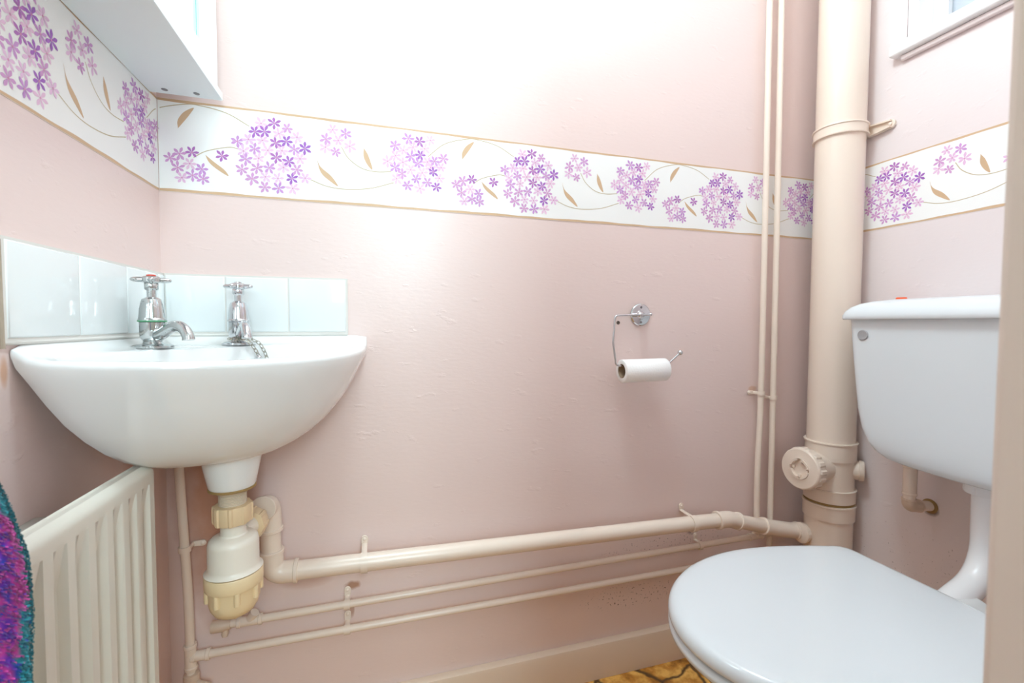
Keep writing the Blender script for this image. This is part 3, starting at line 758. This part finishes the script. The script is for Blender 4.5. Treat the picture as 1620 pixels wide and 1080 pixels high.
MB().lathe([(.0045, .006), (.0045, .0085), (.0030, .0098), (.0004, .0100)], (XA, y1 - .001, zb0 + .014), (-1, 0, 0), n=20).build('screw', M['gloss'], br)

# ------------------------------------------------------------------ radiator
RX = .090; RY1, RY0 = -.268, -.79; RZ0, RZ1 = .16, .6835
rad = thing('radiator', 'cream white panel radiator on the left wall under the basin', 'radiator', (RX - .02, (RY0 + RY1)/2, RZ0))
def flute(y):
    # flat land, then recessed flutes with slanting sides
    if y > RY1 - .016 or y < RY0 + .03: return 0.
    p = ((RY1 - .016 - y) / .0335) % 1
    return .0085*max(0, min(1, min(p, .60 - p)/.13))
m = MB(); ny = 262; nz = 56; rings = []
for i in range(ny + 1):
    y = RY1 + (RY0 - RY1)*i/ny; ring = []
    for k in range(nz + 1):
        z = RZ0 + (RZ1 - RZ0)*k/nz
        if k > nz - 7: z = RZ1 - (nz - k)*.0040
        zz = max(0, min(1, (RZ1 - .034 - z)/.014)); zl = max(0, min(1, (z - RZ0 - .03)/.014))
        x = RX - flute(y)*min(zz, zl)
        t = max(0, (z - (RZ1 - .011))/.011)
        x -= .009*t*t
        if i in (0, ny): x = RX - .020
        elif i in (1, ny - 1): x -= .003
        ring.append(V((x, y if i else RY1, z)))
    ring.append(V((RX - .020, y, RZ1 - .002))); ring.append(V((RX - .020, y, RZ0)))
    rings.append(ring)
m.loft(rings); m.build('panel', M['radiator'], rad, sharp=28)
m = MB(); m.tube([(RX - .0205, RY1 + .001, RZ1 - .0045), (RX - .0205, RY0, RZ1 - .0045)], [(.0045, .0022)]*2, 12, squash=(0, 0, 1)); m.build('top_seam', M['radiator'], rad)
for yy in (-.36, -.68):
    m = MB(); m.box(.0008, RX - .022, yy - .02, yy + .02, RZ0 + .06, RZ1 - .035)
    m.build('wall_bracket', M['rad_dark'], rad)
MB().tube(fillet([(RX - .030, -.275, RZ0 + .02), (RX - .030, -.235, RZ0 + .02), (RX - .030, -.235, .0016)], .012), .0078, 16).build('valve_tail', M['gloss'], rad)

# ------------------------------------------------------------------ towel on its hook
HKY, HKZ = -.652, .965
hk = thing('towel_hook', 'small chrome hook on the left wall above the radiator', 'hook', (0, HKY, HKZ))
MB().lathe([(.014, .0008), (.016, .002), (.015, .005), (.006, .006)], (0, HKY, HKZ), (1, 0, 0), n=24).build('plate', M['chrome'], hk)
MB().tube(fillet([(.004, HKY, HKZ), (.060, HKY, HKZ - .012), (.075, HKY, HKZ + .016)], .012), .0045, 14).build('arm', M['chrome'], hk)
rt = random.Random(11)
def edge_y(z):           # the towel's edge that the room sees
    pts = [(.15, -.574), (.40, -.572), (.60, -.568), (.665, -.564), (.71, -.566), (.75, -.571), (.80, -.580), (.86, -.608), (.92, -.630), (.955, -.646)]
    for (z0, a), (z1, b) in zip(pts[:-1], pts[1:]):
        if z <= z1: return a + (b - a)*max(0, (z - z0)/(z1 - z0))
    return pts[-1][1]
def tow(u, z, side):     # u 0..1 across the width, side +1 front, -1 back
    e = edge_y(z) - .004; wd = .20*min(1, max(.10, (.985 - z)/.28)); y = e - u*wd
    fold = .016*math.sin(u*9.5 + .6 + z*1.2)*min(1, (1 - z)/.25)
    thick = .011*math.sqrt(max(0, 1 - (2*min(u, .5) - 1)**8)) if u < .5 else .011
    rnd_ = math.sqrt(max(0, 1 - max(0, 1 - u/.07)**2)) * math.sqrt(max(0, 1 - max(0, 1 - (1 - u)/.07)**2))
    lean = .106 - .050*max(0, (z - .70)/.28)
    return V((lean + fold + side*(.003 + .009*rnd_), y, z))
def dye(u, z, k=0):
    n = noise.noise(V((u*9, z*11, 3.)))*.8 + noise.noise(V((u*60, z*60, 8.)))*.55
    s = u + .035*noise.noise(V((z*9, 2., 1.))) + n*.045
    teal, blue, violet, plum, pink = (.015, .27, .33), (.02, .06, .42), (.13, .03, .36), (.22, .02, .22), (.50, .05, .30)
    if s < .036: c = teal if n > -.30 else blue
    elif s < .08: c = blue if n < .12 else teal
    elif s < .10: c = violet if n < .15 else pink
    else: c = [plum, violet, pink, blue][int((noise.noise(V((u*60, z*24, 5.)))*.3 + .35 + rt.random()*.6) * 3.2) % 4]
    j = .75 + .5*rt.random()
    return (c[0]*j, c[1]*j, c[2]*j, 1)
m = MB(); cols = []
nu, nzt = 60, 150; Z0, Z1 = .16, .955
ring_of = []
for k in range(nzt + 1):
    z = Z0 + (Z1 - Z0)*k/nzt; ring = [tow(i/nu, z, 1) for i in range(nu + 1)] + [tow(i/nu, z, -1) for i in range(nu, -1, -1)]
    ring_of.append(ring); cols += [dye(i/nu, z) for i in range(nu + 1)] + [dye(i/nu, z) for i in range(nu, -1, -1)]
m.loft(ring_of)
# terry loops standing off the cloth
for q in range(26000):
    u = rt.random()**1.7; z = .36 + rt.random()*.50; sd_ = 1 if rt.random() < .8 else -1
    p = tow(u, z, sd_)
    nrm = V((1*sd_, .35 + (1.6 if u < .05 else 0), 0)).normalized()
    dn = (nrm*.6 + V((rt.uniform(-.4, .4), rt.uniform(-.4, .4), -1))).normalized()
    sv = dn.cross(nrm).normalized(); L = rt.uniform(.0024, .0042); w = .0008
    m.add([p - sv*w, p + sv*w, p + dn*L*.55 + nrm*.0011 + sv*w, p + dn*L*.55 + nrm*.0011 - sv*w, p + dn*L], [(0, 1, 2, 3), (3, 2, 4)])
    c = dye(u, z); cols += [tuple(x*.8 for x in c[:3]) + (1,)]*2 + [c]*3
t_o = m.build('towel', M['towel'], None, sharp=60, fix=False)
ca_ = t_o.data.color_attributes.new('dye', 'FLOAT_COLOR', 'POINT')
ca_.data.foreach_set('color', [x for c in cols for x in c])
tag(t_o, 'purple, pink and teal terry towel hanging in front of the radiator', 'towel')

# ------------------------------------------------------------------ wall cabinet
CZ = 1.2790; CX = .1140
cb = thing('wall_cabinet', 'white wall cabinet with mirrored front, high on the left wall over the basin', 'cabinet', (0, -.3, CZ))
MB().box(.0012, CX, -.60, -.0290, CZ, CZ + .014).build('bottom_board', M['laminate'], cb, bevel=.001)
m = MB(); m.box(.0012, .096, -.60, -.050, CZ + .0142, CZ + .55); m.build('carcass', M['laminate'], cb, bevel=.0015)
m = MB(); dy0, dy1, dz0, dz1 = -.60, -.048, CZ + .0150, CZ + .55; mx = .0975; fx = .1115
iy1, iz0 = -.132, CZ + .048
m.box(mx, fx, dy0, dy1, dz0, iz0); m.box(mx, fx, iy1, dy1, iz0, dz1); m.box(mx, fx, dy0, dy0 + .08, iz0, dz1); m.box(mx, fx, dy0 + .08, iy1, dz1 - .05, dz1)
dr = m.build('door', M['laminate'], cb, fix=False)
MB().box(mx + .002, fx - .004, dy0 + .08, iy1, iz0, dz1 - .05).build('mirror', M['mirror'], dr)
MB().box(fx - .0042, fx - .0037, iy1 - .0010, iy1 - .0002, iz0, dz1 - .05).build('mirror_edge', M['mirror_edge'], dr)
for x_, y_ in ((.030, -.034), (.078, -.034)):
    MB().lathe([(.0050, .0004), (.0046, -.0006), (.0005, -.0008)], (x_, y_ - .012, CZ), (0, 0, 1), n=20).build('screw', M['screw'], cb)

# ------------------------------------------------------------------ toilet roll holder and roll
th = thing('toilet_roll_holder', 'chrome wire toilet roll holder screwed to the back wall', 'toilet roll holder', (1.0105, 0, .898))
C0 = V((1.0105, 0, .898))
MB().lathe([(.0275, .0006), (.0275, .0030), (.0255, .0046), (.0120, .0058), (.0110, .0075), (.0004, .0080)], C0, (0, -1, 0), n=48).build('wall_plate', M['chrome'], th, sharp=30)
YT = -.0500
PX = .979
m = MB(); m.tube([C0 + V((0, -.005, 0)), V((1.0000, -.028, .8975)), V((PX, YT, .8965))], [.0070, .0062, .0066], 20); m.sphere((PX, YT, .8965), .0078)
m.build('post', M['chrome'], th)
wire = fillet([(1.006, YT, .8978), (.9125, YT, .8945), (.9080, YT, .832), (.9165, YT, .7795), (.930, YT - .001, .7760), (1.060, YT - .001, .7810), (1.0915, YT + .001, .8040)], [.008, .03, .006, .01, .02], 6)
MB().tube(wire, .0024, 14).build('wire_arm', M['chrome'], th)
MB().sphere((1.0935, YT + .001, .8055), .0064).build('end_ball', M['chrome'], th)
MB().sphere((1.0075, YT, .8979), .0040).build('end_ball', M['chrome'], th)
for dz in (.0185, -.0185):
    MB().lathe([(.0032, .0040), (.0030, .0056), (.0004, .0060)], C0 + V((0, 0, dz)), (0, -1, 0), n=14).build('screw', M['screw'], th)
rl = thing('toilet_roll', 'nearly used up white toilet roll on the chrome wire holder', 'toilet roll', (.985, YT, .7640 - .027))
RC = V((.9315, YT, .7640)); ra = V((1, -.01, .012)).normalized()
m = MB(); m.lathe([(.0168, .0003), (.0255, 0), (.0272, .0015), (.0272, .1165), (.0255, .118), (.0168, .1177)], RC, ra, n=48, cap0=False, cap1=False)
m.build('tissue', M['paper'], rl, sharp=50)
m = MB(); m.lathe([(.0166, .0008), (.0166, .1172), (.0158, .1172), (.0158, .0008), (.0166, .0008)], RC, ra, n=40, cap0=False, cap1=False)
m.build('cardboard_core', M['core'], rl, sharp=50)
o = MB().lathe([(.0046, -.004), (.0046, .0008), (.0034, .0014), (.0022, .0004), (.0004, .0002)], (.9495, 0, .8780), (0, -1, 0), n=20).build('wall_plug', M['brownplug'])
tag(o, 'brown wall plug left in the wall beside the toilet roll holder', 'wall plug')

# ------------------------------------------------------------------ toilet
TY = -.460
X0, XW, XB = .806, 1.062, 1.292
def halfw(x):
    if x <= XW: return .193*math.sqrt(max(0, 1 - ((XW - x)/(XW - X0))**2))
    t = (x - XW)/(XB - XW); return .193 - .055*t**1.8
def lid_outline(n=40):
    P = []
    for k in range(n + 1):
        a = PI/2*k/n; P.append((XW - (XW - X0)*math.cos(a), .193*math.sin(a)))
    for k in range(1, 15): x = XW + (XB - .030 - XW)*k/14; P.append((x, halfw(x)))
    hb = halfw(XB - .03)
    for k in range(1, 9):
        a = PI/2*k/8; P.append((XB - .030 + .030*math.sin(a), hb - .022*(1 - math.cos(a)) - .008*k/8))
    top = P; full = [(x, TY + h) for x, h in top] + [(x, TY - h) for x, h in reversed(top[1:])]
    return full
LO = lid_outline()
cx_, cy_ = 1.05, TY
def scaled(s, z, dx=0, ins=0):
    out = []
    for x, y in LO:
        v = V((x - cx_, y - cy_, 0)); L = v.length
        v = v*(s*(L - ins)/L); out.append(V((cx_ + v.x + dx, cy_ + v.y, z)))
    return out
tl = thing('toilet', 'white toilet with closed lid below the cistern in the right-hand corner', 'toilet', (1.10, TY, 0))
m = MB(); m.loft([scaled(1, z, 0, i) for z, i in ((.4060, .010), (.4060, .003), (.4085, .0005), (.4130, 0), (.4200, .0015), (.4258, .0055), (.4290, .0120), (.4306, .022), (.4312, .045), (.4316, .09), (.4318, .14))])
m.build('lid', M['seat'], tl, sharp=60)
m = MB(); m.loft([scaled(1, z, 0, i) for z, i in ((.3870, .012), (.3870, .004), (.3890, .0015), (.3950, .0005), (.4005, .0030), (.4030, .0075), (.4032, .03))])
m.build('seat', M['seat'], tl, sharp=60)
def pan_ring(z, sx, sy, xc, k=0):
    out = []
    for x, y in LO: out.append(V((xc + (x - cx_)*sx, TY + (y - TY)*sy, z)))
    return out
m = MB(); m.loft([pan_ring(z, sx, sy, xc) for z, sx, sy, xc in ((.0008, .62, .58, 1.145), (.012, .615, .575, 1.145), (.06, .57, .50, 1.145), (.13, .53, .44, 1.15), (.20, .56, .50, 1.14), (.26, .67, .66, 1.11), (.31, .79, .80, 1.078), (.345, .87, .89, 1.062), (.372, .915, .935, 1.056), (.384, .915, .935, 1.056), (.3865, .90, .92, 1.056))])
m.tube([(1.28, TY, .345), (1.42, TY, .345)], [(.050, .040), (.047, .036)], 24, squash=(0, 1, 0))
m.build('pan', M['pan'], tl, sharp=60)
for dy in (-.075, .075):
    MB().tube([(XB - .012, TY + dy - .02, .411), (XB - .012, TY + dy + .02, .411)], .0105, 16).build('hinge', M['seat'], tl)

# ------------------------------------------------------------------ cistern
CYC = -.458
ci = thing('toilet_cistern', 'white low level cistern on the right wall behind the toilet', 'cistern', (1.50, CYC, .592))
def rrect(x0, x1, hw, r, z, n=8, yc=CYC, bow=0, f=None):
    pts = []
    for (cx, cyy, a0) in ((x0 + r, yc + hw - r, PI/2), (x0 + r, yc - hw + r, PI)):
        for k in range(n + 1):
            a = a0 + PI/2*k/n; pts.append([cx + r*math.cos(a), cyy + r*math.sin(a)])
    pts += [[x1, yc - hw], [x1, yc + hw]]
    out = []
    # subdivide the front so that it can bow
    fr = []
    a, b = pts[n], pts[n + 1]
    sub = [[a[0] + (b[0] - a[0])*t/12, a[1] + (b[1] - a[1])*t/12] for t in range(1, 12)]
    pts = pts[:n + 1] + sub + pts[n + 1:]
    for x, y in pts:
        w = 1 - ((y - yc)/hw)**2
        out.append(V((x - bow*w*(1 if x < (x0 + x1)/2 else 0), y, z if f is None else z + f(y))))
    return out
XR = W - .004
hwz = [(.5900, .120, 1.430), (.5915, .140, 1.424), (.5960, .160, 1.416), (.6060, .178, 1.411), (.6230, .1925, 1.4075), (.650, .2035, 1.4055), (.690, .2120, 1.4040), (.75, .2185, 1.4025), (.82, .2250, 1.4005), (.8865, .2300, 1.3990)]
def sag(z):      # the underside slopes: deeper in the middle
    return lambda y: -.010*max(0, (1 - ((y - CYC)/.2)**2))*max(0, (.68 - z)/.09)
m = MB(); m.loft([rrect(x0, XR, hw, .020, z, bow=.004, f=sag(z)) for z, hw, x0 in hwz])
m.build('tank', M['cistern'], ci, sharp=45)
m = MB(); m.loft([rrect(x0, XR - .004, hw, .024, z, bow=.006) for z, hw, x0 in ((.8872, .2290, 1.400), (.8866, .2415, 1.3885), (.8885, .2432, 1.3868), (.8960, .2430, 1.3870), (.9050, .2395, 1.3900), (.9140, .2320, 1.3965), (.9215, .2200, 1.4070), (.9265, .2040, 1.4220), (.9300, .180, 1.445), (.9325, .13, 1.49))])
m.build('lid', M['cistern'], ci, sharp=50)
MB().lathe([(.0108, -.003), (.0112, .0018), (.0100, .0030), (.0075, .0024), (.0004, .0026)], (1.3985, -.2655, .8530), (-1, 0, -.02), n=32).build('lever_hole_plug', M['plug_grey'], ci)

fl = thing('flush_pipe', 'white flush pipe bending from the cistern down to the toilet pan', 'pipe', (1.49, -.452, .36))
FX, FY = 1.490, -.440
MB().tube(fillet([(FX, FY, .578), (FX, FY - .002, .400), (FX - .16, FY - .006, .345)], .085, 14), .0230, 32).build('pipe', M['white'], fl)
MB().lathe([(.024, .5540, 1), (.0320, .5550, 1), (.0330, .5580, 1), (.0330, .5790, 1), (.0310, .5805)], (FX, FY, 0), n=72, lobes=lobe(8, .86, .04)).build('nut', M['white'], fl, sharp=30)

ip = thing('inlet_pipe', 'dirty cream painted water pipe rising from the right wall into the cistern', 'pipe', (1.532, -.284, .46))
IX, IY = 1.532, -.284
MB().tube(fillet([(IX, IY, .595), (IX, IY, .467), (W - .0005, IY - .004, .4605)], .016, 8), .0115, 22).build('pipe', M['gloss'], ip)
fitting('sleeve', [(IX, IY, .558), (IX, IY, .492)], .0128, ip, lip=.0010, lipw=.004)
MB().lathe([(.0135, .560), (.0140, .562), (.0140, .590)], (IX, IY, 0), n=24).build('top_collar', M['scale'], ip)
fitting('elbow', [(IX, IY, .484), (IX, IY, .467), (IX + .030, IY - .002, .4635)], .0134, ip, rad=.014, lip=.0012, lipw=.004, mat_='gloss_dirty')
MB().lathe([(.0165, .0006), (.0150, .0030), (.0120, .0045)], (W, IY - .004, .4605), (-1, 0, 0), n=24).build('wall_collar', M['scale'], ip)

# scrap of orange-red plastic behind the cistern
o = MB(); o.lathe([(.010, .9335), (.0105, .935), (.0105, .9415), (.0095, .9430), (.0004, .9435)], (1.555, -.238, -.0035), n=28)
o.lathe([(.0125, .9330), (.0125, .9350), (.0105, .9352)], (1.555, -.238, -.0035), n=28)
tag(o.build('orange_cap', M['orange']), 'small orange-red plastic cap lying on the back of the cistern lid', 'cap')

# ------------------------------------------------------------------ light
def lamp(name, kind, loc, energy, color, size, rot=None, size_y=None):
    l = bpy.data.lights.new(name, kind); l.energy = energy; l.color = color
    if kind == 'AREA':
        l.size = size
        if size_y: l.shape = 'RECTANGLE'; l.size_y = size_y
    else: l.shadow_soft_size = size
    o = bpy.data.objects.new(name, l); col.objects.link(o); o.location = loc
    if rot: o.rotation_euler = rot
    return o
lamp('ceiling_lamp', 'POINT', (.58, -.40, 2.20), 14.4, (.74, .95, 1.02), .12)
lamp('hall_fill', 'AREA', (.66, -2.42, 1.62), 14.6, (.74, .95, 1.02), .55, (math.radians(90), 0, 0), 1.0)  # added unseen fill panel on the hall side, brightens the room from the front
w = bpy.data.worlds.new('world'); scene.world = w; w.use_nodes = True
bg = w.node_tree.nodes['Background']; bg.inputs['Color'].default_value = (.80, .91, 1, 1); bg.inputs['Strength'].default_value = .9

# ------------------------------------------------------------------ camera
F, yaw, pitch, roll = 714.67, .2924, -.0391, .0042
cy, sy = math.cos(yaw), math.sin(yaw)
f = V((sy*math.cos(pitch), cy*math.cos(pitch), math.sin(pitch))); r = V((cy, -sy, 0)); u = r.cross(f)
r2 = r*math.cos(roll) + u*math.sin(roll); u2 = r2.cross(f)
cd = bpy.data.cameras.new('camera'); cam = bpy.data.objects.new('camera', cd); col.objects.link(cam)
cd.sensor_width = 36; cd.lens = F/1620*36; cd.clip_start = .01
cam.matrix_world = Matrix(((r2.x, u2.x, -f.x, .3794), (r2.y, u2.y, -f.y, -.9894), (r2.z, u2.z, -f.z, .8742), (0, 0, 0, 1)))
cd.dof.use_dof = True; cd.dof.focus_distance = .95; cd.dof.aperture_fstop = 8
scene.camera = cam
vs = scene.view_settings
vs.view_transform = 'Standard'; vs.look = 'None'; vs.gamma = 1; vs.exposure = 1.0; vs.use_curve_mapping = False
scene.cycles.max_bounces = 14; scene.cycles.diffuse_bounces = 8; scene.cycles.glossy_bounces = 6
scene.cycles.caustics_reflective = False; scene.cycles.sample_clamp_indirect = 6
